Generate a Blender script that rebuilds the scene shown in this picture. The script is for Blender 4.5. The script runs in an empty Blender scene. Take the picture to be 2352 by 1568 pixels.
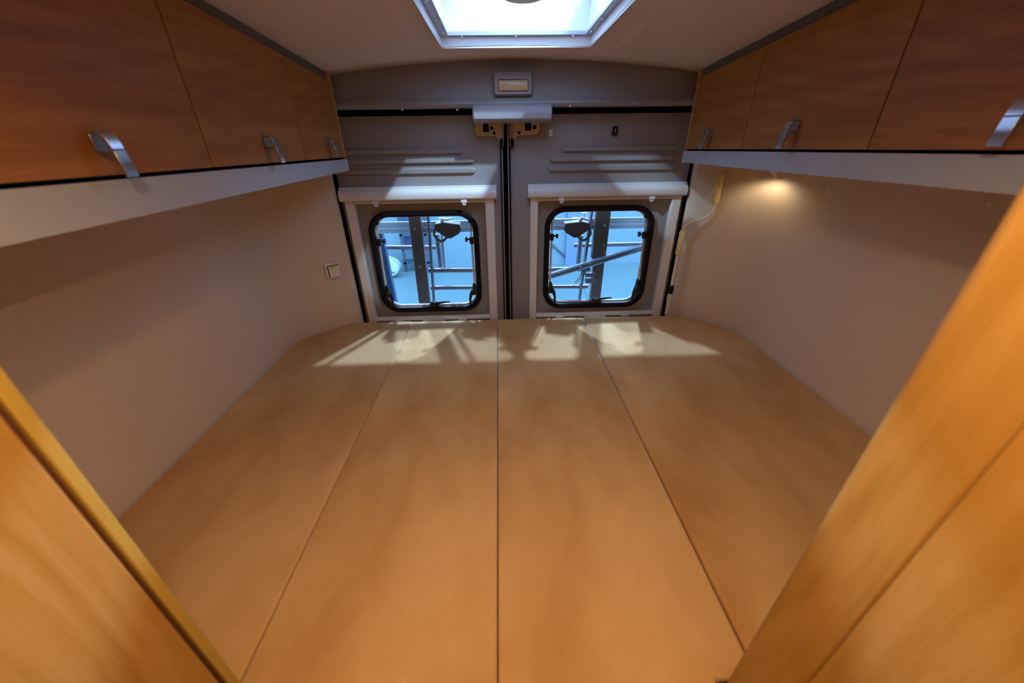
import bpy, bmesh, math, random
from mathutils import Vector, Matrix
random.seed(4)
sc = bpy.context.scene
C = sc.collection
PI = math.pi
Z0 = 1.58            # height of the camera above the van floor; shapes below are written relative to the eye

# ------------------------------------------------------------------ camera
PPX, PPY, FPX = 1176.0, 784.0, 861.7395
def _cv(x, y): return Vector((x-PPX, -(y-PPY), -FPX))
_F = _cv(1143, 330).normalized()
_U = (-_cv(1199, 2418)).normalized(); _U = (_U - _F*_F.dot(_U)).normalized()
_R = _F.cross(_U)
CAMROT = Matrix((_R, _F, _U))          # eye axes -> world
def ray(x, y): return CAMROT @ _cv(x, y)
def aty(x, y, Y): r = ray(x, y); return r*(Y/r.y)
def atx(x, y, X): r = ray(x, y); return r*(X/r.x)
cd = bpy.data.cameras.new('camera'); cam = bpy.data.objects.new('camera', cd); C.objects.link(cam)
cd.sensor_width = 36.0; cd.lens = FPX/2352*36.0; cd.clip_start = 0.02; cd.clip_end = 200
cam.matrix_world = Matrix.Translation((0, 0, Z0)) @ CAMROT.to_4x4()
cd.dof.use_dof = True; cd.dof.focus_distance = 1.55; cd.dof.aperture_fstop = 2.8
sc.camera = cam

# ------------------------------------------------------------------ light
W = bpy.data.worlds.new('world'); sc.world = W; W.use_nodes = True
bg = W.node_tree.nodes['Background']; bg.inputs[0].default_value = (0.41, 0.62, 1.0, 1); bg.inputs[1].default_value = 5.4
def lamp(name, kind, loc, energy, color, target=None, size=0.05, angle=None, blend=0.2):
    d = bpy.data.lights.new(name, kind); d.energy = energy; d.color = color
    if kind == 'AREA': d.size = size
    else: d.shadow_soft_size = size
    if kind == 'AREA' and angle: d.shape = 'DISK'; d.spread = math.radians(angle)
    elif angle: d.spot_size = math.radians(angle); d.spot_blend = blend
    o = bpy.data.objects.new(name, d); C.objects.link(o)
    o.location = (loc[0], loc[1], loc[2]+Z0)
    if target is not None:
        v = Vector(target) - Vector(loc)
        o.rotation_euler = v.to_track_quat('-Z', 'Y').to_euler()
    return o
WARM = (1.0, 0.62, 0.29); COOL = (0.55, 0.78, 1.0)
LAMP_E = 3.5
lamp('ceiling_spot_light', 'AREA', (-.205, .15, .262), LAMP_E*.72, WARM, (-.205, .15, -1), .04, 152)
lamp('ceiling_spot_light', 'AREA', (.175, .15, .262), LAMP_E, WARM, (.175, .15, -1), .04, 152)
lamp('cab_fill', 'POINT', (.05, -1.1, .10), 3, WARM, None, .08)  # added warm fill behind the eye; no lamp is known there
_rm = atx(1757, 412, .935); _rt = _rm + Vector((.06, .0, -.5))
lamp('reading_light', 'SPOT', _rm, 0.50, (1.0, .78, .50), _rt, .008, 172, .6)
# hall lamps: two behind the van shine through the rear windows, two above through the roof hatch
lamp('hall_light', 'SPOT', (1.4, 5.2, 2.95), 2600, (.64, .72, 1.0), (-.1, 1.7, -.5), .10, 40, .3)
lamp('hall_light', 'SPOT', (-1.45, 5.2, 2.90), 1900, (.64, .72, 1.0), (.3, 1.7, -.5), .10, 40, .3)
lamp('hall_light', 'SPOT', (2.55, -1.36, 4.3), 2200, COOL, (.065, 1.34, .3), .12, 4.6, .2)
lamp('hall_light', 'SPOT', (-4.35, -1.36, 4.3), 2000, COOL, (.16, 1.40, .3), .12, 2.6, .3)
lamp('hall_flood', 'AREA', (1.0, 5.5, 6.0), 90, (0.62, 0.83, 1.0), (0, 7, -2.2), 4.0)
sc.view_settings.view_transform = 'Standard'; sc.view_settings.look = 'None'
sc.view_settings.gamma = 1.0; sc.view_settings.exposure = 0.0; sc.view_settings.use_curve_mapping = False
sc.cycles.max_bounces = 8; sc.cycles.diffuse_bounces = 5; sc.cycles.transparent_max_bounces = 12
sc.cycles.caustics_reflective = False; sc.cycles.caustics_refractive = False

# ------------------------------------------------------------------ materials
def mat(name, col, rough=.5, metal=0, spec=.5, bump=0, bscale=60, var=0, vscale=6, sheen=0, coat=0):
    m = bpy.data.materials.new(name); m.use_nodes = True
    nt = m.node_tree; b = nt.nodes['Principled BSDF']
    b.inputs['Base Color'].default_value = (*col, 1); b.inputs['Roughness'].default_value = rough
    b.inputs['Metallic'].default_value = metal; b.inputs['Specular IOR Level'].default_value = spec
    b.inputs['Sheen Weight'].default_value = sheen; b.inputs['Coat Weight'].default_value = coat
    tc = nt.nodes.new('ShaderNodeTexCoord')
    if var:
        n = nt.nodes.new('ShaderNodeTexNoise'); n.inputs['Scale'].default_value = vscale; n.inputs['Detail'].default_value = 5
        nt.links.new(tc.outputs['Object'], n.inputs['Vector'])
        r = nt.nodes.new('ShaderNodeValToRGB'); r.color_ramp.elements[0].position = .3; r.color_ramp.elements[1].position = .7
        r.color_ramp.elements[0].color = (*[c*(1-var) for c in col], 1); r.color_ramp.elements[1].color = (*[min(1, c*(1+var)) for c in col], 1)
        nt.links.new(n.outputs['Fac'], r.inputs['Fac']); nt.links.new(r.outputs['Color'], b.inputs['Base Color'])
    if bump:
        n2 = nt.nodes.new('ShaderNodeTexNoise'); n2.inputs['Scale'].default_value = bscale; n2.inputs['Detail'].default_value = 3
        nt.links.new(tc.outputs['Object'], n2.inputs['Vector'])
        bp = nt.nodes.new('ShaderNodeBump'); bp.inputs['Strength'].default_value = bump; bp.inputs['Distance'].default_value = .002
        nt.links.new(n2.outputs['Fac'], bp.inputs['Height']); nt.links.new(bp.outputs['Normal'], b.inputs['Normal'])
    return m

def wood(name, c_dark, c_mid, c_light, axis='Y', scale=1.0, rough=.38, seed=0.0):
    m = bpy.data.materials.new(name); m.use_nodes = True
    nt = m.node_tree; b = nt.nodes['Principled BSDF']; L = nt.links.new
    tc = nt.nodes.new('ShaderNodeTexCoord')
    def mapped(along, across):
        mp = nt.nodes.new('ShaderNodeMapping')
        mp.inputs['Scale'].default_value = (across, along, across) if axis == 'Y' else (across, across, along)
        mp.inputs['Location'].default_value = (seed, seed*.7, seed*1.3)
        L(tc.outputs['Object'], mp.inputs['Vector']); return mp.outputs['Vector']
    n1 = nt.nodes.new('ShaderNodeTexNoise'); n1.inputs['Scale'].default_value = 1; n1.inputs['Detail'].default_value = 6; n1.inputs['Distortion'].default_value = .15
    L(mapped(2.2*scale, 42*scale), n1.inputs['Vector'])
    n2 = nt.nodes.new('ShaderNodeTexNoise'); n2.inputs['Scale'].default_value = 1; n2.inputs['Detail'].default_value = 2
    L(mapped(22*scale, 700*scale), n2.inputs['Vector'])
    n0 = nt.nodes.new('ShaderNodeTexNoise'); n0.inputs['Scale'].default_value = 1; n0.inputs['Detail'].default_value = 1
    L(mapped(.9*scale, 5.5*scale), n0.inputs['Vector'])
    # rings: banding of a slow stretched field gives cathedral lines
    mu = nt.nodes.new('ShaderNodeMath'); mu.operation = 'MULTIPLY'; mu.inputs[1].default_value = 95; L(n0.outputs['Fac'], mu.inputs[0])
    sn = nt.nodes.new('ShaderNodeMath'); sn.operation = 'SINE'; L(mu.outputs[0], sn.inputs[0])
    a = nt.nodes.new('ShaderNodeMath'); a.operation = 'MULTIPLY_ADD'; L(sn.outputs[0], a.inputs[0]); a.inputs[1].default_value = .085; L(n1.outputs['Fac'], a.inputs[2])
    a2 = nt.nodes.new('ShaderNodeMath'); a2.operation = 'MULTIPLY_ADD'; L(n2.outputs['Fac'], a2.inputs[0]); a2.inputs[1].default_value = .50; L(a.outputs[0], a2.inputs[2])
    s = nt.nodes.new('ShaderNodeMath'); s.operation = 'SUBTRACT'; L(a2.outputs[0], s.inputs[0]); s.inputs[1].default_value = .25
    r = nt.nodes.new('ShaderNodeValToRGB'); e = r.color_ramp.elements
    e[0].position = .22; e[0].color = (*c_dark, 1); e[1].position = .78; e[1].color = (*c_light, 1)
    k = e.new(.5); k.color = (*c_mid, 1)
    L(s.outputs[0], r.inputs['Fac']); L(r.outputs['Color'], b.inputs['Base Color'])
    bp = nt.nodes.new('ShaderNodeBump'); bp.inputs['Strength'].default_value = .12; bp.inputs['Distance'].default_value = .001
    L(n2.outputs['Fac'], bp.inputs['Height']); L(bp.outputs['Normal'], b.inputs['Normal'])
    b.inputs['Roughness'].default_value = rough; b.inputs['Specular IOR Level'].default_value = .35
    return m

def suede():
    m = bpy.data.materials.new('tan_suede'); m.use_nodes = True
    nt = m.node_tree; b = nt.nodes['Principled BSDF']; L = nt.links.new
    tc = nt.nodes.new('ShaderNodeTexCoord')
    mp = nt.nodes.new('ShaderNodeMapping'); mp.inputs['Scale'].default_value = (1, .55, 1); L(tc.outputs['Object'], mp.inputs['Vector'])
    n = nt.nodes.new('ShaderNodeTexNoise'); n.inputs['Scale'].default_value = 3.6; n.inputs['Detail'].default_value = 5; n.inputs['Distortion'].default_value = .5; n.inputs['Roughness'].default_value = .5
    L(mp.outputs['Vector'], n.inputs['Vector'])
    n2 = nt.nodes.new('ShaderNodeTexNoise'); n2.inputs['Scale'].default_value = 11; n2.inputs['Detail'].default_value = 4; n2.inputs['Distortion'].default_value = .9
    L(mp.outputs['Vector'], n2.inputs['Vector'])
    ad = nt.nodes.new('ShaderNodeMath'); ad.operation = 'MULTIPLY_ADD'; L(n2.outputs['Fac'], ad.inputs[0]); ad.inputs[1].default_value = .32; L(n.outputs['Fac'], ad.inputs[2])
    r = nt.nodes.new('ShaderNodeValToRGB'); e = r.color_ramp.elements
    e[0].position = .48; e[0].color = (.42, .225, .082, 1); e[1].position = .86; e[1].color = (.60, .385, .18, 1)
    k = e.new(.66); k.color = (.52, .315, .130, 1)
    L(ad.outputs[0], r.inputs['Fac']); L(r.outputs['Color'], b.inputs['Base Color'])
    n3 = nt.nodes.new('ShaderNodeTexNoise'); n3.inputs['Scale'].default_value = 260; n3.inputs['Detail'].default_value = 3; L(tc.outputs['Object'], n3.inputs['Vector'])
    bp = nt.nodes.new('ShaderNodeBump'); bp.inputs['Strength'].default_value = .25; bp.inputs['Distance'].default_value = .001
    L(n3.outputs['Fac'], bp.inputs['Height']); L(bp.outputs['Normal'], b.inputs['Normal'])
    b.inputs['Roughness'].default_value = .95; b.inputs['Specular IOR Level'].default_value = .1
    b.inputs['Sheen Weight'].default_value = .4; b.inputs['Sheen Roughness'].default_value = .4
    return m

def glassy(name, tint, mixf=.12, rough=.02):
    m = bpy.data.materials.new(name); m.use_nodes = True; nt = m.node_tree
    for n in list(nt.nodes): nt.nodes.remove(n)
    out = nt.nodes.new('ShaderNodeOutputMaterial'); t = nt.nodes.new('ShaderNodeBsdfTransparent'); t.inputs[0].default_value = (*tint, 1)
    g = nt.nodes.new('ShaderNodeBsdfGlossy'); g.inputs['Roughness'].default_value = rough
    mx = nt.nodes.new('ShaderNodeMixShader'); fr = nt.nodes.new('ShaderNodeFresnel'); fr.inputs[0].default_value = 1.25
    nt.links.new(fr.outputs[0], mx.inputs[0]); nt.links.new(t.outputs[0], mx.inputs[1]); nt.links.new(g.outputs[0], mx.inputs[2]); nt.links.new(mx.outputs[0], out.inputs[0])
    return m

M = dict(
    wood_y=wood('beech_veneer_level_shaded', (.31, .125, .038), (.39, .17, .050), (.46, .225, .072), 'Y', 1.0, .42),  # same beech as wood_z, dimmer reddish light on the doors put into colour
    wood_z=wood('beech_veneer_upright', (.37, .19, .036), (.44, .24, .052), (.50, .29, .085), 'Z', 1.0, .40, 3.1),
    wood_edge=mat('beech_edging', (.62, .36, .15), .4, var=.08, vscale=30),
    yellow_edge=mat('pale_pine_edging', (.50, .34, .065), .45, var=.06, vscale=9),
    wall=mat('cream_wall_lining', (.68, .57, .44), .6, bump=.15, bscale=300, var=.02, vscale=5),
    ceiling=mat('ceiling_fabric', (.78, .70, .66), .8, bump=.1, bscale=400),
    valance=mat('white_laminate_sky_tint', (.50, .57, .69), .32, spec=.5),  # white board; the skylight's blue tint is put into its colour
    grey=mat('grey_door_plastic', (.31, .29, .285), .55, bump=.15, bscale=700),
    grey_lt=mat('light_grey_plastic', (.33, .30, .31), .5),
    filler=mat('grey_filler_board', (.16, .165, .165), .6),
    white=mat('white_aluminium', (.76, .74, .72), .35),
    clip=mat('white_plastic_clip', (.72, .74, .80), .35),
    black=mat('black_rubber', (.005, .005, .007), .5, spec=.2),
    blackp=mat('black_plastic', (.008, .008, .009), .28),
    gap=mat('black_gap', (.001, .001, .001), 1, spec=0),
    silver=mat('satin_silver', (.52, .57, .66), .25, metal=.85),
    chrome=mat('steel_rod', (.80, .78, .76), .25, metal=.6),
    cream_metal=mat('cream_painted_steel', (.62, .50, .33), .45),
    cream=mat('cream_plastic', (.84, .77, .62), .45),
    foam=mat('yellow_foam_sleeve', (.80, .68, .34), .7, bump=.3, bscale=120),
    suede=suede(),
    pane=glassy('acrylic_pane', (.78, .91, .98)),
    dome=glassy('clear_dome', (.90, .95, 1.0)),
    hatchw=mat('hatch_white', (.90, .92, .93), .35),
    dkblue=mat('hatch_flange_shadow_rubber', (.05, .09, .22), .4),
    lens=mat('ribbed_lamp_lens', (.70, .46, .25), .22, bump=.3, bscale=90),
    rack=mat('grey_anodised_tube', (.22, .22, .26), .35, metal=.35),
    rackdk=mat('dark_bronze_profile', (.17, .11, .09), .4, metal=.1),
    rail=mat('silver_rail', (.50, .58, .64), .4, metal=.3),
    strap=mat('brown_holder_plastic', (.12, .075, .06), .45),
    hallwall=mat('hall_wall_paint', (.20, .30, .32), .7, var=.03, vscale=.7),
    hallfloor=mat('hall_floor_screed', (.16, .25, .25), .45, var=.06, vscale=1.5),
    hallgrey=mat('blue_grey_steel', (.06, .08, .12), .5),
    hallwhite=mat('white_vehicle_paint', (.52, .60, .55), .25),
    yellow=mat('yellow_sticker', (.75, .68, .03), .5),
    paper=mat('paper_sticker', (.75, .72, .70), .6),
    ink=mat('ink', (.15, .12, .03), .6),
)
# ------------------------------------------------------------------ mesh helpers
class MB:
    def __init__(s): s.v = []; s.f = []
    def add(s, vs, fs):
        n = len(s.v); s.v += [Vector(v) for v in vs]; s.f += [tuple(i+n for i in f) for f in fs]; return s
    def box(s, x0, x1, y0, y1, z0, z1):
        return s.add([(x0,y0,z0),(x1,y0,z0),(x1,y1,z0),(x0,y1,z0),(x0,y0,z1),(x1,y0,z1),(x1,y1,z1),(x0,y1,z1)],
                     [(3,2,1,0),(4,5,6,7),(0,1,5,4),(1,2,6,5),(2,3,7,6),(3,0,4,7)])
    def prism(s, poly, axis, a, b, polyb=None):      # poly in the two other axes (order x,y,z without axis)
        polyb = polyb or poly; n = len(poly)
        def P(p, t): return {'x': (t, p[0], p[1]), 'y': (p[0], t, p[1]), 'z': (p[0], p[1], t)}[axis]
        vs = [P(p, a) for p in poly] + [P(p, b) for p in polyb]
        return s.add(vs, [tuple(range(n))[::-1], tuple(range(n, 2*n))] + [(i, (i+1) % n, n+(i+1) % n, n+i) for i in range(n)])
    def tube(s, path, r, n=12, caps=True):
        path = [Vector(p) for p in path]; rs = r if isinstance(r, (list, tuple)) else [r]*len(path)
        vs = []; ref = None
        for i, p in enumerate(path):
            t = ((path[min(i+1, len(path)-1)] - p).normalized() + (p - path[max(i-1, 0)]).normalized())
            if t.length < 1e-9: t = path[min(i+1, len(path)-1)] - path[max(i-1, 0)]
            t.normalize()
            if ref is None: ref = t.orthogonal().normalized()
            ref = (ref - t*ref.dot(t)).normalized(); q = t.cross(ref)
            vs += [p + (ref*math.cos(2*PI*k/n) + q*math.sin(2*PI*k/n))*rs[i] for k in range(n)]
        fs = [(i*n+k, i*n+(k+1) % n, (i+1)*n+(k+1) % n, (i+1)*n+k) for i in range(len(path)-1) for k in range(n)]
        if caps: fs += [tuple(range(n))[::-1], tuple(range((len(path)-1)*n, len(path)*n))]
        return s.add(vs, fs)
    def rings(s, rings, closed=True, cap0=False, cap1=False):
        n = len(rings[0]); vs = [v for r in rings for v in r]
        fs = [(i*n+k, i*n+(k+1) % n, (i+1)*n+(k+1) % n, (i+1)*n+k) for i in range(len(rings)-1) for k in range(n)]
        if cap0: fs.append(tuple(range(n))[::-1])
        if cap1: fs.append(tuple(range((len(rings)-1)*n, len(rings)*n)))
        return s.add(vs, fs)
    def build(s, name, m, parent=None, bevel=0, smooth=True, seg=2, origin=None):
        base = parent['_w'] if parent is not None and '_w' in parent else (0, 0, 0)
        base = Vector(base)
        o0 = Vector(origin) if origin is not None else None
        me = bpy.data.meshes.new(name)
        off = (o0 if o0 is not None else base)
        me.from_pydata([tuple(v - off) for v in s.v], [], s.f)
        bm = bmesh.new(); bm.from_mesh(me); bmesh.ops.recalc_face_normals(bm, faces=bm.faces); bm.to_mesh(me); bm.free()
        me.materials.append(m)
        o = bpy.data.objects.new(name, me); C.objects.link(o)
        if parent is not None:
            o.parent = parent
            o['_w'] = tuple(base)
        else:
            o.location = off + Vector((0, 0, Z0)); o['_w'] = tuple(off)
        if bevel:
            b = o.modifiers.new('bevel', 'BEVEL'); b.width = bevel; b.segments = seg; b.limit_method = 'ANGLE'; b.angle_limit = math.radians(40)
        if smooth:
            for p in me.polygons: p.use_smooth = True
            e = set()
            bm = bmesh.new(); bm.from_mesh(me)
            for ed in bm.edges:
                if len(ed.link_faces) == 2 and ed.calc_face_angle(0) > math.radians(35): ed.smooth = False
            bm.to_mesh(me); bm.free()
        return o
def rr(x0, x1, z0, z1, r, y, n=8):
    pts = []
    for cx, cz, a in ((x1-r, z1-r, 0), (x0+r, z1-r, 90), (x0+r, z0+r, 180), (x1-r, z0+r, 270)):
        for k in range(n+1):
            t = math.radians(a + 90*k/n); pts.append((cx + r*math.cos(t), y, cz + r*math.sin(t)))
    return pts
def thing(name, loc, label=None, cat=None, group=None, kind=None):
    o = bpy.data.objects.new(name, None); C.objects.link(o); o.empty_display_size = .05
    o.location = Vector(loc) + Vector((0, 0, Z0)); o['_w'] = tuple(loc)
    tag(o, label, cat, group, kind); return o
def tag(o, label=None, cat=None, group=None, kind=None):
    for k, v in (('label', label), ('category', cat), ('group', group), ('kind', kind)):
        if v: o[k] = v
    return o
def copy_tree(o, parent=None):
    c = o.copy(); C.objects.link(c)
    if parent is not None: c.parent = parent
    for ch in [x for x in bpy.data.objects if x.parent == o]: copy_tree(ch, c)
    return c

CX = .066                    # middle line of the van
# ------------------------------------------------------------------ shell
tag(MB().box(-.95, 1.09, -2.1, 1.70, -1.62, -1.58).build('floor', mat('brown_vinyl', (.22, .16, .11), .5), smooth=False), kind='structure')
def arc_path(pts):
    return pts
def smooth_corner(p, c, q, n=8):
    return [((1-t)**2*p[0] + 2*t*(1-t)*c[0] + t*t*q[0], (1-t)**2*p[1] + 2*t*(1-t)*c[1] + t*t*q[1]) for t in [i/n for i in range(n+1)]]
lp = [(-.873, -2.06), (-.873, 1.0)] + smooth_corner((-.873, 1.34), (-.873, 1.475), (-.80, 1.535)) + smooth_corner((-.73, 1.588), (-.664, 1.64), (-.6645, 1.650), 4)
rp = [(1.005, -2.06), (1.005, 1.0)] + smooth_corner((1.005, 1.33), (1.005, 1.445), (.945, 1.50)) + smooth_corner((.87, 1.565), (.80, 1.63), (.7955, 1.650), 4)
NL = 3
def wall_mesh(path, sgn, xo, z0=-1.58, z1=.40):
    poly = path + [(path[-1][0] + sgn*.0, 1.70), (xo, 1.70), (xo, path[0][1])]
    return MB().prism(poly, 'z', z0, z1)
wl = tag(MB().box(-.93, -.873, -2.06, 1.34, -1.58, .40).build('wall_left', M['wall'], smooth=False), kind='structure')
wr = tag(MB().box(1.005, 1.07, -2.06, 1.33, -1.58, .40).build('wall_right', M['wall'], smooth=False), kind='structure')
wlc = tag(wall_mesh(lp[2:], -1, -.93).build('wall_left_corner', M['wall']), kind='structure')  # bent rear corner of the left wall, a separate piece
wrc = tag(wall_mesh(rp[2:], 1, 1.07).build('wall_right_corner', M['wall']), kind='structure')  # bent rear corner of the right wall, likewise separate
tag(MB().box(-.93, 1.07, -2.14, -2.06, -1.58, .40).build('wall_front', M['wall'], smooth=False), kind='structure')

def zc(x, y):
    side = min(.31, .226 + .068*(1.58-y)); ctr = max(.266, side)
    d = min(1.0, abs(x-CX)/.66)
    return ctr + (side-ctr)*d*d
HX0, HX1, HY0, HY1 = -.165, .297, .99, 1.458
def ceiling():
    xs = sorted(set([-.93, -.84, -.70, -.60, -.50, -.40, -.30, -.250, -.244, HX0, -.05, .05, .15, HX1, .376, .382, .45, .55, .65, .73, .85, .97, 1.07]))
    ys = sorted(set([-2.1, -1.4, -.7, -.2, .2, .5, .75, .905, .911, HY0, 1.1, 1.22, 1.34, HY1, 1.524, 1.530, 1.58, 1.66]))
    m = MB(); vs = []; fs = []
    def Z(x, y):
        z = zc(x, y)
        if -.245 < x < .377 and .91 < y < 1.525: z += .005
        return z
    for y in ys:
        for x in xs: vs.append((x, y, Z(x, y)))
    nx = len(xs)
    for j in range(len(ys)-1):
        for i in range(nx-1):
            mx, my = (xs[i]+xs[i+1])/2, (ys[j]+ys[j+1])/2
            if HX0 < mx < HX1 and HY0 < my < HY1: continue
            fs.append((j*nx+i, j*nx+i+1, (j+1)*nx+i+1, (j+1)*nx+i))
    m.add(vs, fs)
    o = m.build('ceiling', M['ceiling']); sd = o.modifiers.new('thick', 'SOLIDIFY'); sd.thickness = .006; sd.offset = 0
    return o
tag(ceiling(), kind='structure')
# outer roof skin, four boards around the hatch
ro = MB().box(-.97, 1.11, -2.14, HY0-.03, .40, .43).box(-.97, 1.11, HY1+.03, 1.80, .40, .43).box(-.97, HX0-.03, HY0-.03, HY1+.03, .40, .43).box(HX1+.03, 1.11, HY0-.03, HY1+.03, .40, .43)
tag(ro.build('ceiling_outer', M['hatchw'], smooth=False), kind='structure')

# roof hatch
h = thing('roof_hatch', (CX, 1.224, .27), 'bright white square roof hatch in the ceiling above the bed', 'roof hatch')
def rect(x0, x1, y0, y1, z): return [(x0, y0, z), (x1, y0, z), (x1, y1, z), (x0, y1, z)]
zb = .2665
MB().rings([rect(HX0-.004, HX1+.004, HY0-.004, HY1+.004, zb-.0015), rect(HX0, HX1, HY0, HY1, zb-.003), rect(HX0, HX1, HY0, HY1, .2915), rect(HX0-.006, HX1+.006, HY0-.006, HY1+.006, .2915)]).build('inner_frame', M['hatchw'], h, smooth=False)
fx0, fx1, fy0, fy1 = HX0+.024, HX1-.020, HY0+.03, HY1-.017
MB().rings([rect(HX0-.004, HX1+.004, HY0-.004, HY1+.004, .292), rect(fx0, fx1, fy0, fy1, .292), rect(fx0, fx1, fy0, fy1, .300)]).build('flange', mat('flange_plastic', (.50, .54, .66), .35), h, smooth=False)
MB().rings([rect(fx0-.001, fx1+.001, fy0-.001, fy1+.001, .301), rect(fx0-.02, fx1+.02, fy0-.02, fy1+.02, .43)]).build('shaft', M['hatchw'], h, smooth=False)
for (x, y) in [(HX0+.012, 1.40), (HX0+.012, 1.27), (HX0+.012, 1.12), (HX1-.010, 1.40), (HX1-.010, 1.27), (HX1-.010, 1.12), (-.10, HY1-.009), (.065, HY1-.009), (.24, HY1-.009)]:
    MB().tube([(x, y, .2918), (x, y, .2885), (x, y, .2878)], [.0042, .0042, .0025], 10).build('screw', M['chrome'], h)
dm = MB(); rg = []
for k in range(7):
    t = k/6; s = math.cos(t*PI/2*.97); z = .435 + .07*math.sin(t*PI/2)
    cx, cy = (fx0+fx1)/2, (fy0+fy1)/2; hx = (fx1-fx0)/2+.03; hy = (fy1-fy0)/2+.03
    s2 = .35 + .65*s
    rg.append([(p[0], p[2], z) for p in rr(cx-hx*s2, cx+hx*s2, cy-hy*s2, cy+hy*s2, .05*s2, 0, 4)])
dm.rings(rg, cap1=True).build('dome', M['dome'], h)
# round opener knob hanging in the hatch
MB().tube([(.072, 1.180, .31), (.072, 1.180, .325), (.072, 1.180, .333)], [.050, .055, .03], 24).box(.052, .092, 1.0, 1.180, .327, .340).build('crank', M['hatchw'], h, bevel=.002)

# ------------------------------------------------------------------ rear: header trim, doors
hd = thing('trim_1', (CX, 1.62, .11), kind='structure')
prof = [(1.66, .132), (1.625, .1165), (1.600, .119), (1.594, .127), (1.597, .135), (1.612, .145), (1.622, .17), (1.632, .235), (1.640, .33), (1.69, .33), (1.69, .12)]
x0, x1 = -.80, .95
MB().prism(prof, 'x', x0, x1).build('header_panel', M['grey'], hd)
# centre latch cover
cv = [(1.585, .122), (1.578, .116), (1.572, .100), (1.573, .080), (1.580, .071), (1.60, .068), (1.665, .068), (1.665, .128), (1.60, .128)]
MB().prism(cv, 'x', -.088, .200).build('latch_cover', M['grey_lt'], hd, bevel=.006, seg=3)
for x, y in ((924, 252), (1050, 252), (1310, 243), (1458, 238)):
    p = aty(x, y, 1.592); MB().box(p.x-.003, p.x+.003, 1.590, 1.60, p.z-.002, p.z+.002).build('trim_clip', M['clip'], hd)

# black boxes added behind the door gaps to keep stray light out
gp = thing('trim_2', (CX, 1.74, -.8), kind='structure')
MB().box(-.80, .95, 1.70, 1.76, .03, .34).build('top_backing', M['gap'], gp, smooth=False)
MB().box(-.80, -.655, 1.662, 1.76, -1.0, .10).build('side_backing', M['gap'], gp, smooth=False)
MB().box(.788, .95, 1.662, 1.76, -1.0, .10).build('side_backing', M['gap'], gp, smooth=False)
MB().box(.012, .048, 1.696, 1.76, -1.0, .10).build('centre_backing', M['gap'], gp, smooth=False)
MB().box(-.93, 1.07, 1.66, 1.76, -1.62, -.95).build('sill_panel', M['grey'], gp, smooth=False)

def rear_door(name, xa, xb, wx0, wx1, side):
    d = thing(name, ((xa+xb)/2, 1.68, -.95), kind='structure')
    z0, z1 = -.96, .098
    YP = 1.68
    ax0, ax1 = (wx0-.060, wx1+.046) if side < 0 else (wx0-.046, wx1+.060)
    rings = [rr(xa, xb, z0, z1, .002, YP), rr(ax0, ax1, -.762, -.200, .075, YP), rr(ax0+.010, ax1-.010, -.755, -.210, .072, YP+.012),
             rr(wx0+.008, wx1-.008, -.708, -.254, .085, YP+.013), rr(wx0+.008, wx1-.008, -.708, -.254, .085, YP+.055)]
    MB().rings(rings).build('door_panel', M['grey'], d)
    # returned edge along the middle gap
    xm = xb if side < 0 else xa
    MB().box(min(xm, xm-side*.004), max(xm, xm-side*.004), 1.68, 1.74, z0, z1).build('door_edge', M['grey_lt'], d, smooth=False)
    # pressed horizontal beads
    if side < 0: bands = [(338, 353, 800, 1063), (361, 374, 800, 1092), (384, 398, 803, 1093)]
    else: bands = [(336, 350, 1290, 1560), (358, 373, 1262, 1556), (380, 395, 1259, 1550)]
    for (ya, yb, pa, pb) in bands:
        P = [aty(pa, ya, YP-.002), aty(pb, yb, YP-.002)]
        ref = aty(1100 if side < 0 else 1250, ya, YP-.002); ref2 = aty(1100 if side < 0 else 1250, yb, YP-.002)
        zt, zl = ref.z, ref2.z
        xl, xr = P[0].x, P[1].x
        if side < 0: xl = xa+.002
        r1 = rr(xl, xr, zl, zt, (zt-zl)/2-.0001, YP+.0005, 5); r2 = rr(xl+.003, xr-.003, zl+.0045, zt-.0045, (zt-zl-.009)/2-.0001, YP-.0095, 5)
        MB().rings([r1, r2], cap1=True).build('pressed_bead', M['grey'], d)
    return d
d1 = rear_door('door_1', -.672, .016, -.566, -.092, -1)
d2 = rear_door('door_2', .044, .800, .199, .684, 1)
# rubber and bright edges beside the middle gap
MB().box(.0085, .0125, 1.664, 1.684, -.96, .02).build('edge_seal', M['black'], d1, bevel=.001)
MB().box(.0150, .0165, 1.674, 1.70, -.96, .06).build('edge_strip', M['rack'], d1)
MB().box(.0385, .0425, 1.666, 1.70, -.96, .06).build('edge_strip', M['grey_lt'], d2)
MB().box(.0430, .0500, 1.662, 1.684, -.96, .02).build('edge_seal', M['black'], d2, bevel=.001)

# door lock plates under the cover
def lock_plate(pts, door, holes, xin):
    o = MB().prism(pts, 'y', 1.662, 1.668).build('lock_plate', M['cream_metal'], door, bevel=.001)
    for (x, z, r) in holes: MB().tube([(x, 1.6615, z), (x, 1.663, z)], r, 14).build('plate_hole', M['gap'], door)
def pz(x, y): p = aty(x, y, 1.662); return (p.x, p.z)
lock_plate([pz(1091, 284), pz(1091, 302), pz(1098, 312), pz(1138, 313), pz(1145, 318), pz(1147, 332), pz(1152, 337), pz(1157, 336), pz(1157, 284)], d1,
           [(*pz(1129.5, 294.5), .0068), (*pz(1135, 306), .006)], 0)
lock_plate([pz(1171, 284), pz(1171, 336), pz(1181, 336), pz(1184, 316), pz(1190, 311), pz(1232, 309), pz(1239, 300), pz(1239, 281)], d2,
           [(*pz(1228, 292), .0075), (*pz(1192.5, 304.5), .006)], 0)
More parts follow.
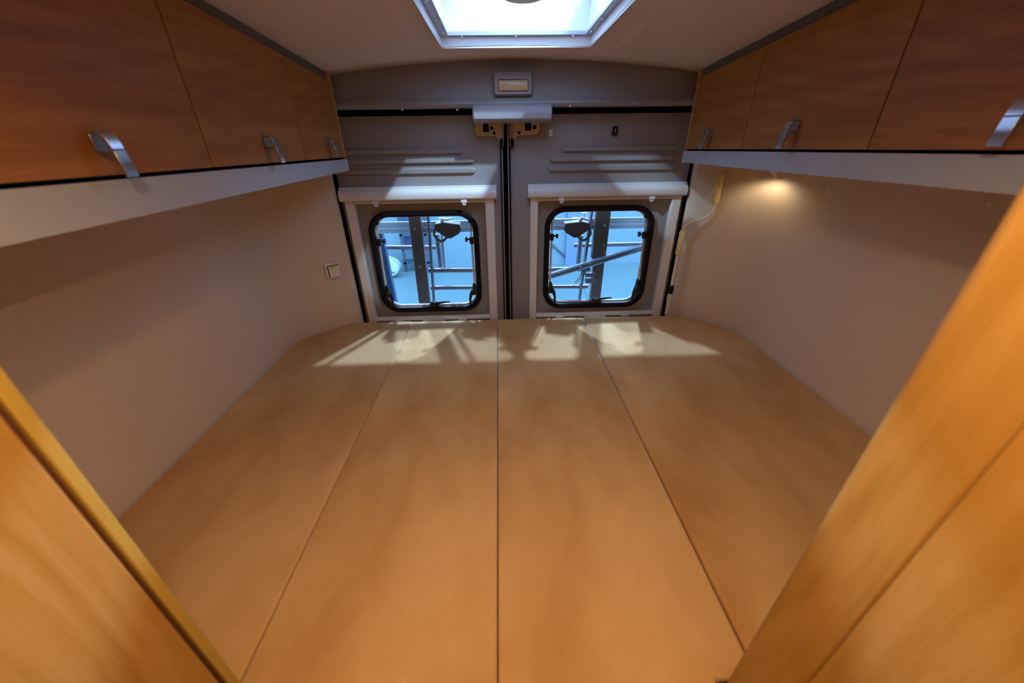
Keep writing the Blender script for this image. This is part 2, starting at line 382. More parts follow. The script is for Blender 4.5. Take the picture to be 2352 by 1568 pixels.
for a, b, dd in (((1109, 286), (1123, 303), d1), ((1206, 282), (1220, 300), d2)):
    p, q = pz(*a), pz(*b)
    MB().box(p[0], q[0], 1.655, 1.664, q[1], p[1]).box(p[0]+.004, q[0]-.003, 1.640, 1.66, p[1]-.014, p[1]+.012).build('latch_hook', M['gap'], dd, bevel=.002)
for x, dd in ((1151, d1), (1176, d2)):
    MB().tube([aty(x-1, 286, 1.652), aty(x, 318, 1.652)], .0035, 8).build('lock_rod', M['chrome'] if dd is d1 else M['silver'], dd)
    a = aty(x+.5, 316, 1.655); b = aty(x+1, 338, 1.655)
    MB().tube([a, (a+b)/2, b], [.0045, .008, .0045], 10).build('rod_boot', M['black'], dd)
for p in ((1140, 318), (1189.5, 317)):
    q = aty(*p, 1.679); MB().tube([q, q+Vector((0, -.002, 0))], .004, 10).build('plug', M['grey_lt'], d1 if p[0] < 1170 else d2)
for p in ((909, 271), (1082, 271), (1430, 263)):
    q = aty(*p, 1.679); MB().tube([q, q+Vector((0, -.004, 0))], [.004, .003], 10).build('plug', M['grey_lt'], d1 if p[0] < 1170 else d2)
q = aty(1412, 301, 1.678)
k = thing('clip', q, 'small black clip with a bright slot on the upper right rear door', 'clip')
MB().prism([(q.x-.010, q.z-.016), (q.x+.008, q.z-.016), (q.x+.011, q.z-.008), (q.x+.011, q.z+.012), (q.x+.006, q.z+.017), (q.x-.009, q.z+.017), (q.x-.011, q.z+.004)], 'y', 1.672, 1.679).build('body', M['blackp'], k, bevel=.001)
MB().box(q.x-.001, q.x+.002, 1.6705, 1.6725, q.z-.006, q.z+.010).build('slot', M['chrome'], k)
q = aty(1265, 305, 1.679)
st = MB().box(q.x-.007, q.x+.007, 1.6785, 1.6795, q.z-.012, q.z+.012).build('sticker', M['paper'])
st.location = st.location; tag(st, 'tiny pale sticker on the right rear door beside the lock plate', 'sticker')

# interior lamp on the header
q = Vector((.062, 1.607, .195))
il = thing('interior_lamp', (.062, 1.62, .155), 'rectangular grey interior lamp with ribbed lens centred above the rear doors', 'lamp')
a, b = pz(1133, 165), pz(1222, 219); s = 1.60/1.662
a = (a[0]*s, a[1]*s); b = (b[0]*s, b[1]*s)
MB().rings([rr(a[0], b[0], b[1], a[1], .010, 1.628), rr(a[0], b[0], b[1], a[1], .010, 1.600), rr(a[0]+.004, b[0]-.004, b[1]+.004, a[1]-.012, .009, 1.594),
            rr(a[0]+.014, b[0]-.012, b[1]+.011, a[1]-.022, .005, 1.594), rr(a[0]+.0145, b[0]-.0125, b[1]+.0115, a[1]-.0225, .005, 1.600)], cap1=True).build('housing', M['grey_lt'], il)
lx0, lx1, lz0, lz1 = a[0]+.018, b[0]-.016, b[1]+.0145, a[1]-.0255
MB().rings([rr(lx0, lx1, lz0, lz1, .004, 1.600), rr(lx0, lx1, lz0, lz1, .004, 1.594), rr(lx0+.003, lx1-.003, lz0+.003, lz1-.003, .003, 1.592)], cap1=True).build('lens', M['lens'], il)

# ------------------------------------------------------------------ windows
def rear_window(n, x0, x1, z0, z1):
    w = thing('window_%d' % n, ((x0+x1)/2, 1.69, z0), kind='structure')
    R = .088; Y = 1.674; t = .022
    MB().rings([rr(x0, x1, z0, z1, R, Y+.022), rr(x0, x1, z0, z1, R, Y+.004), rr(x0+.003, x1-.003, z0+.003, z1-.003, R-.002, Y), rr(x0+t*.6, x1-t*.6, z0+t*.6, z1-t*.6, R-.012, Y-.001),
                rr(x0+t, x1-t, z0+t, z1-t, R-.02, Y+.006), rr(x0+t, x1-t, z0+t, z1-t, R-.02, Y+.050)]).build('rubber_seal', M['black'], w)
    # aluminium inner rim
    MB().rings([rr(x0+t, x1-t, z0+t, z1-t, R-.02, Y+.030), rr(x0+t+.005, x1-t-.005, z0+t+.005, z1-t-.005, R-.024, Y+.031), rr(x0+t+.005, x1-t-.005, z0+t+.005, z1-t-.005, R-.024, Y+.044)]).build('inner_rim', M['white'], w)
    MB().rings([rr(x0+t, x1-t, z0+t, z1-t, R-.02, Y+.046), rr(x0+t, x1-t, z0+t, z1-t, R-.02, Y+.049)], cap0=True, cap1=True).build('pane', M['pane'], w)
    for sgn in (-1, 1):
        x = (x0+t+.012) if sgn < 0 else (x1-t-.012)
        zt, zm, zl = z1-.052, z1-.125, z0+.130
        MB().tube([(x, Y+.030, zt), (x, Y+.020, zm)], .0030, 8).tube([(x, Y+.020, zm), (x-sgn*-.003, Y+.008, zl)], .0046, 8).build('stay_rod', M['chrome'], w)
        kb = MB().box(x-.008, x+.008, Y+.012, Y+.030, zm-.020, zm+.010)
        kb.tube([(x, Y+.02, zm), (x-sgn*.018, Y+.02, zm)], .005, 8).tube([(x-sgn*.018, Y+.02, zm+.0), (x-sgn*.027, Y+.02, zm)], .012, 12)
        kb.build('stay_knob', M['blackp'], w, bevel=.001)
        MB().box(x-.009, x+.009, Y+.022, Y+.038, zt-.004, zt+.008).build('stay_bracket', M['blackp'], w, bevel=.002)
        # side latch lever
        lv = MB().prism([(x-.010, zl-.050), (x+.010, zl-.050), (x+.010, zl-.01), (x+.003, zl+.008), (x-.006, zl+.004)], 'y', Y+.000, Y+.022)
        xi = x-sgn*.006
        lv.tube([(xi, Y+.004, zl-.028), (xi-sgn*.010, Y-.004, zl-.045), (xi-sgn*.015, Y-.006, zl-.065), (xi-sgn*.016, Y-.006, zl-.095)], [.010, .008, .006, .004], 8)
        lv.build('latch', M['blackp'], w, bevel=.001)
    xm = (x0+x1)/2 + .012; zz = z0+t+.003
    MB().prism([(xm-.028, zz), (xm+.026, zz), (xm+.020, zz+.014), (xm+.004, zz+.020), (xm-.012, zz+.026), (xm-.026, zz+.012)], 'y', Y-.002, Y+.022).tube([(xm, Y, zz+.014), (xm+.02, Y-.004, zz+.022), (xm+.06, Y-.005, zz+.027), (xm+.075, Y-.005, zz+.027)], [.008, .006, .004, .003], 8).build('latch', M['blackp'], w, bevel=.001)
    return w
rear_window(1, -.569, -.094, -.711, -.249)
rear_window(2, .197, .681, -.711, -.241)

# roller blinds round the windows
def blind(x0, x1, label, wide, ztop):
    b = thing('roller_blind', ((x0+x1)/2, 1.675, -.80), label, 'blind', 'roller blinds on the rear doors')
    zt, zl = ztop, ztop-.053
    Y = 1.679
    # cassette profile (y,z)
    pr = [(Y, zt), (Y-.020, zt), (Y-.022, zt-.010), (Y-.030, zt-.012), (Y-.038, zt-.020), (Y-.041, zt-.033), (Y-.038, zt-.046), (Y-.030, zt-.053), (Y, zt-.053)]
    MB().prism(pr, 'x', x0+.003, x1-.003).build('cassette', M['white'], b, bevel=.0015)
    for xe in (x0, x1-.004):
        MB().prism([(p[0]-(.001 if i not in (0, 8) else 0), p[1]) for i, p in enumerate(pr)], 'x', xe, xe+.004).build('end_cap', M['clip'], b)
    for xa, xb in ((x0+.012, x0+.012+wide[0]), (x1-.012-wide[1], x1-.012)):
        MB().box(xa, xb, Y-.022, Y, -.90, zl).build('side_rail', M['white'], b, bevel=.002)
    ia, ib = x0+.012+wide[0], x1-.012-wide[1]
    # pull bar parked just under the cassette
    pb = MB().box(ia, ib, Y-.024, Y-.006, zl-.011, zl-.004).box(ia, ib, Y-.018, Y-.008, zl-.006, zl).build('pull_bar', M['white'], b, bevel=.001)
    L = ib-ia
    for f in (.17, .84):
        x = ia+L*f
        MB().box(x-.012, x+.012, Y-.034, Y-.010, zl-.012, zl+.002).prism([(x-.009, zl-.010), (x+.011, zl-.010), (x+.006, zl-.022), (x-.006, zl-.022)], 'y', Y-.032, Y-.016).build('clip', M['clip'], b, bevel=.0015)
    zb_ = -.731
    MB().box(ia, ib, Y-.024, Y-.004, zb_-.014, zb_-.004).box(ia, ib, Y-.018, Y-.004, zb_-.004, zb_+.002).build('bottom_bar', M['white'], b, bevel=.001)
    for f in (.20, .76):
        x = ia+L*f
        MB().box(x-.020, x+.020, Y-.032, Y-.008, zb_-.016, zb_+.004).build('clip', M['clip'], b, bevel=.002)
    x = ia+L*.50
    MB().box(x-.052, x-.044, Y-.034, Y-.010, zb_-.020, zb_).box(x+.044, x+.052, Y-.034, Y-.010, zb_-.020, zb_).box(x-.046, x+.046, Y-.032, Y-.026, zb_-.018, zb_-.006).build('grip', M['clip'], b, bevel=.001)
    return b
blind(-.650, -.010, 'white roller blind frame round the left rear window', (.037, .037), -.150)
blind(.119, .782, 'white roller blind frame round the right rear window', (.032, .038), -.149)

# ------------------------------------------------------------------ bed cushions
xs = [-.870, -.420, -.022, .376, 1.002]
names = ['tan suede mattress cushion along the left wall', 'tan suede mattress cushion just left of the middle seam', 'tan suede mattress cushion just right of the middle seam', 'wide tan suede mattress cushion along the right wall']
for i in range(4):
    xa, xb = xs[i]+.0009, xs[i+1]-.0009
    zt = [-.728, -.7275, -.7265, -.7215][i]; zl = -.83; y0, y1 = .2575, [1.612, 1.606, 1.604, 1.592][i]
    if i == 0: out = [(xb, y0), (xb, y1), (-.70, y1), (-.785, 1.535), (-.862, 1.455), (xa, 1.33), (xa, y0)]
    elif i == 2: out = [(xa, .235), (.3105, .235), (.3105, .2548), (xb, .2548), (xb, y1), (xa, y1)]
    elif i == 1: out = [(xa, y0), (-.379, y0), (-.379, .235), (xb, .235), (xb, y1), (xa, y1)]
    elif i == 3: out = [(xa, y0), (xb, y0), (xb, 1.30), (.998, 1.405), (.93, 1.485), (.80, y1-.005), (xa, y1)]
    else: out = [(xa, y0), (xb, y0), (xb, y1), (xa, y1)]
    bm = bmesh.new()
    org = Vector(((xa+xb)/2, .9, -.78))
    vs = [bm.verts.new(Vector((x, y, zt))-org) for x, y in out]; f = bm.faces.new(vs)
    if f.normal.z < 0: f.normal_flip()
    bm.normal_update()
    r = bmesh.ops.extrude_face_region(bm, geom=[f]); vv = [g for g in r['geom'] if isinstance(g, bmesh.types.BMVert)]
    for v in vv: v.co.z = zl-org.z
    bmesh.ops.recalc_face_normals(bm, faces=bm.faces)
    ed = [e for e in bm.edges if abs(e.verts[0].co.z-(zt-org.z)) < 1e-4 and abs(e.verts[1].co.z-(zt-org.z)) < 1e-4]
    bmesh.ops.bevel(bm, geom=ed, offset=.006, offset_type='OFFSET', segments=4, profile=.5, affect='EDGES')
    me = bpy.data.meshes.new('mattress_cushion'); bm.to_mesh(me); bm.free(); me.materials.append(M['suede'])
    for p in me.polygons: p.use_smooth = True
    o = bpy.data.objects.new('mattress_cushion', me); C.objects.link(o); o.location = org+Vector((0, 0, Z0))
    wn = o.modifiers.new('wn', 'WEIGHTED_NORMAL')
    tag(o, names[i], 'mattress cushion', 'cushions of the rear bed')
bb = MB().box(-.868, .998, .275, 1.56, -1.579, -.831)
bb = MB().prism([(-.868, .275), (.998, .275), (.998, 1.30), (.88, 1.50), (.80, 1.55), (-.70, 1.55), (-.80, 1.48), (-.868, 1.36)], 'z', -1.579, -.831).build('bed_base', M['wood_y'], smooth=False)
tag(bb, 'wooden bed base under the tan cushions', 'bed base')

# ------------------------------------------------------------------ overhead cabinets
YR = 1.585
LXF, RXF = -.570, .715
def ztopdoor(y): return .196 + .068*(YR-y)
def zbot(side, y): return (-.038 + .0035*(YR-y)) if side < 0 else (-.0275 + .0100*(YR-y))
def handle(y, side, door, zh):
    xf = LXF if side < 0 else RXF; d = -side       # outward direction: left cabinet faces +x
    w0, w1 = y-.0105, y+.0105
    X = lambda o: xf + d*(.0005+o)
    def prof(pts, a, b): return MB().prism([(X(o), z+zh) for o, z in pts], 'y', a, b)
    m = prof([(0, .022), (.003, .022), (.003, -.001), (0, -.001)], w0, w1)
    m.prism([(X(o), z+zh) for o, z in [(0, .019), (0, .022), (.010, .0245), (.018, .0215), (.0225, .013), (.0250, .0005), (.0205, .0005), (.0185, .0110), (.015, .0175), (.0095, .020)]], 'y', w0, w1)
    o = m.build('handle', M['silver'], door, bevel=.0008)
    l = prof([(.0, -.0012), (.0206, -.0012), (.0252, -.0002), (.0275, -.014), (.0300, -.033), (.0285, -.0365), (.0262, -.035), (.0232, -.016), (.021, -.0035), (.0, -.0035)], w0+.0004, w1-.0004)
    l.build('lever', M['silver'], door, bevel=.0008)
def cabinet(side, ya, yb, hy, hz, label):
    xf = LXF if side < 0 else RXF; xw = -.872 if side < 0 else 1.004; d = side
    c = thing('overhead_cabinet', ((xf+xw)/2, (ya+yb)/2, -.05), label, 'cabinet', 'overhead cabinets on the %s' % ('left' if side < 0 else 'right'))
    xi = xf + d*.018                     # carcass begins behind the door leaf
    e = .0015
    poly = lambda y: [(xi, zbot(side, y)+.002), (xw, zbot(side, y)+.002), (xw, zc(xw, y)-.02), (xi, ztopdoor(y)-.002)]
    def blk(pa, pb, y0, y1): return MB().prism(pa, 'y', y0, y1, pb)
    pa, pb = poly(ya), poly(yb)
    if side > 0 or side < 0:
        # keep the carcass inside the bent rear corner of the lining
        if yb > 1.3:
            xc = (-.79 if side < 0 else .92); pb = [(xi, pb[0][1]), (xc, pb[1][1]), (xc, pb[2][1]), (xi, pb[3][1])]
            ym = 1.33; pm = poly(ym)
            if ya < ym:
                mm = MB().prism(pa, 'y', ya+e, ym, pm); mm.prism(pm, 'y', ym, yb-e, pb)
            else: mm = MB().prism(pa, 'y', ya+e, yb-e, pb)
        else: mm = MB().prism(pa, 'y', ya+e, yb-e, pb)
    mm.build('carcass', M['wood_edge'], c, smooth=False)
    g = .0013
    def face(y): return [(xf, zbot(side, y)+.0005), (xf+d*.0165, zbot(side, y)+.0005), (xf+d*.0165, ztopdoor(y)), (xf, ztopdoor(y))]
    door = MB().prism(face(ya+g), 'y', ya+g, yb-g, face(yb-g)).build('door', M['wood_y'], c, bevel=.0012)
    handle(hy, side, door, hz)
    return c
cabinet(-1, .335, .848, .625, -.001, 'overhead wooden cabinet at the left, nearest the camera')
cabinet(-1, .848, 1.262, 1.066, .0, 'middle overhead wooden cabinet of the left row')
cabinet(-1, 1.262, YR-.006, 1.438, .001, 'small overhead wooden cabinet at the rear end of the left row')
cabinet(1, .285, .793, .562, .024, 'overhead wooden cabinet at the right, nearest the camera')
cabinet(1, .793, 1.217, 1.010, .0175, 'middle overhead wooden cabinet of the right row')
cabinet(1, 1.217, YR-.006, 1.408, .0135, 'small overhead wooden cabinet at the rear end of the right row')
for side in (-1, 1):
    sd = 'left' if side < 0 else 'right'
    xf = LXF if side < 0 else RXF; d = side
    # end panel at the rear of the row, with its edge
    xc = (-.775 if side < 0 else .90)
    e = MB().prism([(xf+d*.001, zbot(side, YR)), (xc, zbot(side, YR)), (xc, .215), (xf+d*.001, .224)], 'y', YR-.0055, YR+.006).build('end_panel', M['wood_edge'], bevel=.001)
    tag(e, 'wooden end panel closing the rear of the %s cabinet row' % sd, 'panel')
    # grey filler between door tops and ceiling
    pf = lambda y: [(xf+d*.012, ztopdoor(y)+.0012), (xf+d*.05, ztopdoor(y)+.0012), (xf+d*.05, zc(xf, y)+.004), (xf+d*.012, zc(xf, y)-.0035)]
    t = MB().prism(pf(.25), 'y', .25, YR-.007, pf(YR-.007)).build('filler_strip', M['filler'], smooth=False)
    tag(t, 'dark grey filler strip between the %s cabinets and the ceiling' % sd, 'strip')
    # white light valance under the doors
    if side < 0: zt = lambda y: zbot(-1, y)-.0058; zl = lambda y: -.084-.012*(YR-y); 
    else: zt = lambda y: zbot(1, y)-.0052; zl = lambda y: -.073+.0008*(YR-y)
    y0, y1 = (.28, 1.600); 
    P = lambda y: [(xf, zt(y)), (xf+d*.016, zt(y)), (xf+d*.016, zl(y)), (xf, zl(y))]
    v = MB().prism(P(y0), 'y', y0, y1, P(y1)).build('valance', M['valance'], bevel=.001)
    G = lambda y: [(xf+d*.009, zt(y)-.001), (xf+d*.0165, zt(y)-.001), (xf+d*.0165, zbot(side, y)+.0018), (xf+d*.009, zbot(side, y)+.0004)]
    MB().prism(G(y0), 'y', y0, YR, G(YR)).build('shadow_gap', M['gap'], v, smooth=False)
    tag(v, 'satin white valance board below the %s overhead cabinets' % sd, 'valance')

# ------------------------------------------------------------------ screw caps on the lining (parts of the walls)
def cap(wallobj, p, n):
    p = Vector(p); n = Vector(n)
    MB().tube([p, p+n*.003, p+n*.004], [.0055, .0050, .003], 12).build('screw_cap', M['cream'], wallobj)
for (x, y) in ((647, 434), (484, 468)): cap(wl, atx(x, y, -.8745), (1, 0, 0))
for (x, y) in ((1908, 434), (2278, 470)): cap(wr, atx(x, y, 1.0065), (-1, 0, 0))
def on_diag(x, y, A, B):          # where the sight line meets the slanted rear corner of the lining
    r = ray(x, y); dx, dy = B[0]-A[0], B[1]-A[1]
    t = (A[0]*dy-A[1]*dx)/(r.x*dy-r.y*dx); return r*t
LA, LB = (-.80, 1.535), (-.73, 1.588); RA, RB = (.945, 1.50), (.87, 1.565)
nl = Vector((.053, -.07, 0)).normalized()*1.0; nl = Vector((LB[1]-LA[1], -(LB[0]-LA[0]), 0)).normalized(); nr = Vector((-(RB[1]-RA[1]), (RB[0]-RA[0]), 0)).normalized()
for (x, y) in ((758, 452), (790, 583), (817, 711)):
    p = on_diag(x, y, (-.73, 1.588), (-.674, 1.632)); cap(wlc, p - nl*.001, nl)
for (x, y) in ((1718, 408),): p = on_diag(x, y, RA, RB); 
cap(wrc, atx(1722, 409, .985), (-1, -.2, 0))

# light switch on the slanted left corner
c = on_diag(763, 620, LA, LB); tv = Vector((LB[0]-LA[0], LB[1]-LA[1], 0)).normalized(); up = Vector((0, 0, 1))
sw = thing('light_switch', c + Vector((0, 0, -.03)), 'square white light switch with a yellow sticker on the left wall', 'switch')
def slab(c, w, h, n0, n1, du=0, dv=0):
    m = MB(); vs = []
    for n in (n0, n1):
        for su, sv in ((-1, -1), (1, -1), (1, 1), (-1, 1)): vs.append(c + tv*(du+su*w/2) + up*(dv+sv*h/2) + nl*n)
    return m.add(vs, [(0, 1, 2, 3), (7, 6, 5, 4), (0, 4, 5, 1), (1, 5, 6, 2), (2, 6, 7, 3), (3, 7, 4, 0)])
slab(c, .058, .062, -.002, .009).build('frame', M['paper'], sw, bevel=.0015)
slab(c, .046, .050, .009, .0095, .003, -.003).build('gap_line', M['gap'], sw)
slab(c, .043, .047, .0095, .013, .0045, -.0045).build('rocker', M['paper'], sw, bevel=.001)
s_ = slab(c, .018, .011, .013, .0134, .0015, .012).build('sticker', M['yellow'], sw)
for k in range(3): slab(c, .0035, .0016, .0134, .0136, -.0035+k*.005, .012+.0006*(k % 2)).build('sticker_print', M['ink'], s_)

# reading lamp on the right wall
rl = thing('reading_lamp', (.94, 1.27, -.09), 'cream reading lamp under the right cabinets, shining on the wall', 'lamp')
MB().box(.905, 1.0, 1.20, 1.37, -.052, -.030).build('mounting_plate', M['cream'], rl, bevel=.002)
axis = Vector((.10, -.10, -.10)).normalized(); base = Vector((.895, 1.300, -.060))
pth = [base + axis*t for t in (0, .012, .030, .045)]
MB().tube([Vector((.90, 1.345, -.055)), Vector((.885, 1.30, -.066)), Vector((.885, 1.262, -.078)), Vector((.888, 1.245, -.086))], [.010, .022, .028, .026], 20, caps=True).build('shade', M['cream'], rl)
MB().tube([Vector((.90, 1.35, -.052)), Vector((.90, 1.35, -.066))], .006, 10).build('pivot', M['blackp'], rl)

# padded tube in the right rear corner
pt = thing('padded_tube', (.763, 1.58, -.73), 'cream bent tube with yellow foam sleeves in the right rear corner', 'tube')
def s(x, z, Y): k = Y/1.6; return Vector((x*k, Y, z*k))
path = [s(.884, -.20, 1.54), s(.886, -.235, 1.54), s(.882, -.256, 1.542), s(.866, -.276, 1.548), s(.846, -.287, 1.555), s(.815, -.297, 1.565), s(.790, -.304, 1.572), s(.778, -.318, 1.577), s(.774, -.34, 1.58), s(.772, -.43, 1.58), s(.772, -.56, 1.58), s(.772, -.62, 1.58), s(.773, -.715, 1.58)]
MB().tube(path, .0062, 12).build('tube', M['cream'], pt)
MB().tube([s(.883, -.118, 1.54), s(.883, -.122, 1.54), s(.8845, -.224, 1.54), s(.8845, -.228, 1.54)], [.0125, .0142, .0142, .0125], 16).build('foam_sleeve', M['foam'], pt)
MB().tube([s(.775, -.335, 1.578), s(.775, -.338, 1.578), s(.7725, -.432, 1.578), s(.7725, -.436, 1.578)], [.010, .0118, .0118, .010], 16).build('foam_sleeve', M['foam'], pt)
MB().tube([s(.772, -.578, 1.58), s(.772, -.615, 1.58)], .0115, 14).build('black_band', M['black'], pt)
MB().tube([s(.773, -.618, 1.58), s(.773, -.64, 1.58), s(.7735, -.67, 1.58), s(.7735, -.716, 1.58)], [.010, .0125, .009, .009], 12).build('tape_wrap', mat('clear_tape', (.66, .60, .48), .15), pt)
# ------------------------------------------------------------------ foreground furniture
wf = thing('wardrobe', (-.6, -.4, -1.58), 'light wooden wardrobe side with a pale edge, bottom left in front of the bed', 'wardrobe')
MB().box(-.868, -.398, -1.0, .250, -1.579, .235).build('carcass', M['wood_z'], wf, smooth=False)
MB().box(-.398, -.381, -1.0, .2385, -1.579, .235).build('side_panel', M['wood_z'], wf, bevel=.002, seg=3)
MB().box(-.398, -.386, .234, .246, -1.579, .235).build('shadow_gap', mat('dark_groove', (.10, .03, .012), .7), wf, smooth=False)
MB().box(-.398, -.381, .2448, .2562, -1.579, .235).build('edge_strip', M['yellow_edge'], wf, bevel=.0015, seg=3)

rf = thing('room_divider', (.6, -.4, -1.58), 'orange wooden divider post and panel with a rounded edge at the right foreground', 'divider')
MB().box(.385, 1.0, -1.0, .250, -1.579, .235).build('carcass', M['wood_z'], rf, smooth=False)
def post(x, ye):   # plan outline of the rounded post
    r = .016; pts = [(x+.06, ye)]
    for k in range(7):
        t = math.radians(90+90*k/6); pts.append((x+r+r*math.cos(t), ye-r+r*math.sin(t)))
    pts += [(x, .1805), (x+.0015, .1785), (x+.06, .1785)]
    return pts
MB().prism(post(.309, .2515), 'z', -1.0, .235, post(.345, .2590)).build('post', M['wood_z'], rf)
def pan(x): return [(x+.06, .1780), (x+.0015, .1780), (x, .1765), (x, -1.0), (x+.06, -1.0)]
MB().prism(pan(.309), 'z', -1.0, .235, pan(.345)).build('side_panel', M['wood_z'], rf)
MB().box(.309, .38, -1.0, .249, -1.579, -1.0).build('plinth', M['wood_z'], rf, smooth=False)

# ------------------------------------------------------------------ outside: carrier on the rear doors
YC = 1.86
bc = thing('bicycle_carrier', (.05, YC, -1.5), 'dark bicycle carrier of posts, rails and tubes seen through both rear windows', 'bicycle carrier')
def Q(x, y, Y=YC): return aty(x, y, Y)
def post_bar(x_a, y_a, x_b, y_b, w, name, m, dep=.04, ext=(.25, .6), Y=YC):
    a, b = Q(x_a, y_a, Y), Q(x_b, y_b, Y); dz = a.z-b.z; ux = (a.x-b.x)/dz
    zt, zb2 = a.z+ext[0], b.z-ext[1]; xt, xb2 = a.x+ux*ext[0], b.x-ux*ext[1]
    return MB().prism([(xb2-w/2, zb2), (xb2+w/2, zb2), (xt+w/2, zt), (xt-w/2, zt)], 'y', Y, Y+dep).build(name, m, bc, bevel=.003)
post_bar(951, 500, 974, 690, .058, 'post', M['rackdk'])
post_bar(1387, 490, 1364, 700, .070, 'post', M['rackdk'], ext=(.25, -.25), Y=YC)
post_bar(1377, 600, 1366, 700, .055, 'post_foot', M['rackdk'], ext=(.0, .6), Y=YC+.01)
post_bar(866, 520, 902, 690, .030, 'side_post', mat('blue_steel', (.04, .08, .16), .4), Y=YC+.06)
post_bar(983, 500, 996, 690, .012, 'post_trim', M['rack'], dep=.03)
post_bar(1360, 490, 1350, 560, .012, 'post_trim', M['rack'], dep=.03, ext=(.1, .3))
for x in (-.32, .44): MB().box(x-.02, x+.02, 1.755, YC+.02, .12, .16).build('bracket', M['rack'], bc, bevel=.002)
# wide rail across both doors
a, b = Q(1000, 508, YC+.05), Q(1000, 534, YC+.05)
MB().box(-.80, .95, YC+.05, YC+.062, b.z, a.z).box(-.80, .95, YC+.046, YC+.066, b.z+.020, b.z+.026).build('rail', M['rail'], bc, bevel=.002)
a = Q(1000, 522, YC+.045)
# round tubes
def tub(p, q, r, m=M['rack'], Y=YC+.02, name='tube', ext=0, bend=None):
    a, b = Q(*p, Y), Q(*q, Y); v = (b-a).normalized()
    return MB().tube([a-v*ext, b+v*ext], r, 14).build(name, m, bc)
tub((870, 568), (1010, 568), .011, Y=YC+.12, ext=.0)
tub((1340, 563), (1480, 560), .011, Y=YC+.12, ext=.05)
tub((985, 621), (1095, 620), .012)
tub((990, 661), (1095, 660), .011)
tub((1250, 619), (1355, 617), .012)
tub((1250, 659), (1350, 658), .010)
tub((1262, 634), (1470, 570), .0165, Y=YC-.035, ext=.03, name='diagonal_tube', m=mat('grey_tube_light', (.22, .23, .27), .3, metal=.4))
tub((1003, 538), (1012, 612), .013, Y=YC+.09, name='upright_tube')
tub((1012, 500), (1022, 616), .010, Y=YC+.11, name='upright_tube', m=M['rail'])
tub((1335, 540), (1328, 605), .013, Y=YC+.09, name='upright_tube')
tub((1342, 488), (1342, 505), .013, Y=YC+.09, name='upright_tube', m=M['rail'])
for p in ((953, 525), (965, 612)):
    q = Q(*p, YC-.001); MB().tube([q, q+Vector((0, -.003, 0))], .006, 12).build('bolt', M['chrome'], bc)
for p in ((1389, 518), (1386, 562)):
    q = Q(*p, YC-.001); MB().tube([q, q+Vector((0, -.003, 0))], .006, 12).build('bolt', M['chrome'], bc)
for p in ((1334, 613), (1355, 606)):
    q = Q(*p, YC-.052); MB().tube([q, q+Vector((0, -.003, 0))], .004, 12).build('bolt', M['chrome'], bc)
# strap holders
def holder(sgn, ox, oy, name):
    pl = [(998, 512), (1004, 512), (1018, 508), (1056, 512), (1060, 524), (1055, 534), (1036, 545), (1026, 544), (1018, 552), (1012, 553), (1003, 548), (996, 538), (998, 524)]
    poly = []
    for x, y in pl:
        X = x if sgn > 0 else 2352-x
        q = Q(X+ox, y+oy, YC-.02); poly.append((q.x, q.z))
    # concave polygon: build as a fan of two convex pieces
    m = MB(); body = [0, 2, 3, 4, 5, 6, 7, 12]
    m.prism([poly[i] for i in body], 'y', YC-.03, YC+.03)
    o = m.build('strap_holder', M['strap'], bc, bevel=.003)
    q = [Vector((poly[i][0], YC-.01, poly[i][1])) for i in (12, 11, 10, 9, 8, 7)]
    MB().tube(q, .006, 8).build('strap_loop', M['strap'], bc)
    c0 = Vector((poly[2][0], YC-.02, poly[2][1]))
    MB().tube([c0+Vector((-.01, 0, 0)), c0+Vector((0, 0, .014)), c0+Vector((.02, 0, .012)), c0+Vector((.045*sgn, 0, .018))], [.006, .010, .007, .003], 8).build('buckle', M['chrome'], bc)
holder(1, 0, 2, 'a'); holder(-1, 2, 0, 'b')
# safety pin on a wire, and hinge block, in the right window
rg = [Q(1340+5*math.cos(t), 627+5*math.sin(t), YC-.04) for t in [k*PI/8 for k in range(17)]]
MB().tube(rg, .0022, 6).build('pin_ring', M['rackdk'], bc)
MB().tube([Q(1336, 630, YC-.04), Q(1323, 646, YC-.04), Q(1321, 649, YC-.04), Q(1324, 649, YC-.04), Q(1341, 632, YC-.04)], .0018, 6).build('safety_pin', M['rackdk'], bc)
MB().tube([Q(1325+14*math.sin(t)*.5+7*t, 652+30*(1-math.cos(t))*.5, YC-.03) for t in [k*.2 for k in range(16)]], .0012, 6).build('wire', M['rackdk'], bc)
for y in (630, 644):
    a, b = Q(1345, y-4, YC-.01), Q(1356, y+5, YC-.01)
    MB().box(a.x, b.x+.02, YC-.02, YC+.01, b.z, a.z).build('hinge_block', M['rack'], bc, bevel=.002)

# ------------------------------------------------------------------ the hall behind the van
ZG = -2.2
tag(MB().box(-14, 14, 1.4+.5, 12, ZG-.1, ZG).build('floor_hall', M['hallfloor'], smooth=False), kind='structure')
tag(MB().box(-14, 14, 7.5, 7.7, ZG, 3.2).build('wall_hall', M['hallwall'], smooth=False), kind='structure')
YW = 7.48
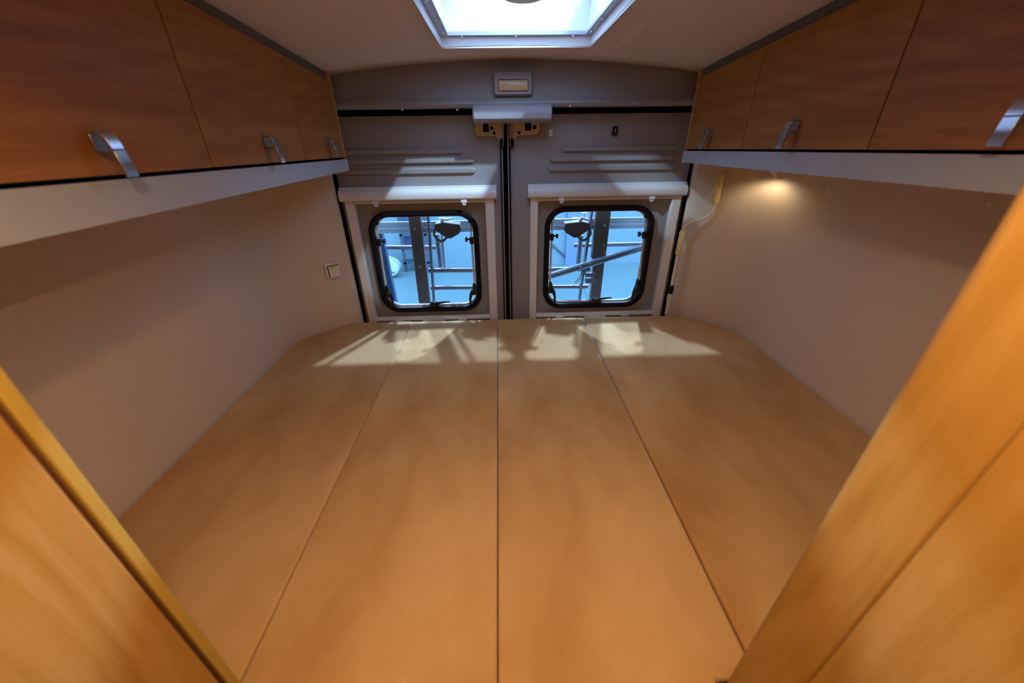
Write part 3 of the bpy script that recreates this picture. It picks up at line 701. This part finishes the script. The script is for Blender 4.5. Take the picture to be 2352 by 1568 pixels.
# pilaster with a slanted conduit seen in the right window
a, b = aty(1303, 500, YW), aty(1318, 600, YW)
tag(MB().box(a.x, b.x+.1, YW-.06, 7.5, ZG, 3.1).build('trim_3', mat('pilaster_paint', (.18, .25, .34), .6), smooth=False), kind='structure')
cq = MB().tube([aty(1266, 560, YW), aty(1300, 592, YW), aty(1301, 640, YW)], .02, 8).build('conduit', M['hallgrey'])
tag(cq, 'thin bent conduit on the pale hall wall seen through the right window', 'conduit')
# steel rack / open cabinet against the wall, left window
a, b = aty(921, 540, YW-.27), aty(957, 604, YW-.27)
rk = thing('steel_shelf', ((a.x+b.x)/2, YW-.3, ZG), 'blue grey steel shelf standing against the hall wall seen through the left window', 'shelf')
for x in (a.x-.03, b.x+.2): MB().box(x, x+.05, YW-.27, YW-.23, ZG, a.z+.5).build('upright', M['hallgrey'], rk)
for z in (b.z, (a.z+b.z)/2, a.z, b.z-.25): MB().box(a.x-.03, b.x+.25, YW-.27, YW-.05, z-.02, z+.02).build('shelf_board', M['hallgrey'], rk)
MB().box(a.x, b.x+.22, YW-.12, YW-.06, ZG+.4, a.z+.5).build('back_panel', mat('shelf_back', (.05, .08, .15), .6), rk)
# white rounded vehicle nose at the far left
r_ = ray(898, 640); YV = r_.y*(ZG/r_.z)
pv = [aty(x, y, YV) for x, y in ((800, 590), (885, 594), (897, 598), (907, 603), (914, 611), (916, 619), (913, 628), (906, 634), (897, 637), (885, 639), (800, 640))]
vb = thing('vehicle', (pv[4].x-.4, YV+.4, ZG), 'white rounded vehicle body parked in the hall, seen through the left window', 'vehicle')
MB().prism([(p.x, p.z) for p in pv], 'y', YV, YV+.25).build('body', M['hallwhite'], vb, bevel=.03, seg=3)
MB().tube([(pv[8].x-.25, YV-.02, ZG+.12), (pv[8].x-.25, YV+.12, ZG+.12)], .12, 24).build('wheel', M['black'], vb)
MB().tube([aty(898, 626, YV-.01), aty(903, 625, YV-.02), aty(906, 627, YV-.01)], .01, 6).build('door_handle', M['hallgrey'], vb)
for o in bpy.data.objects:
    if '_w' in o: del o['_w']
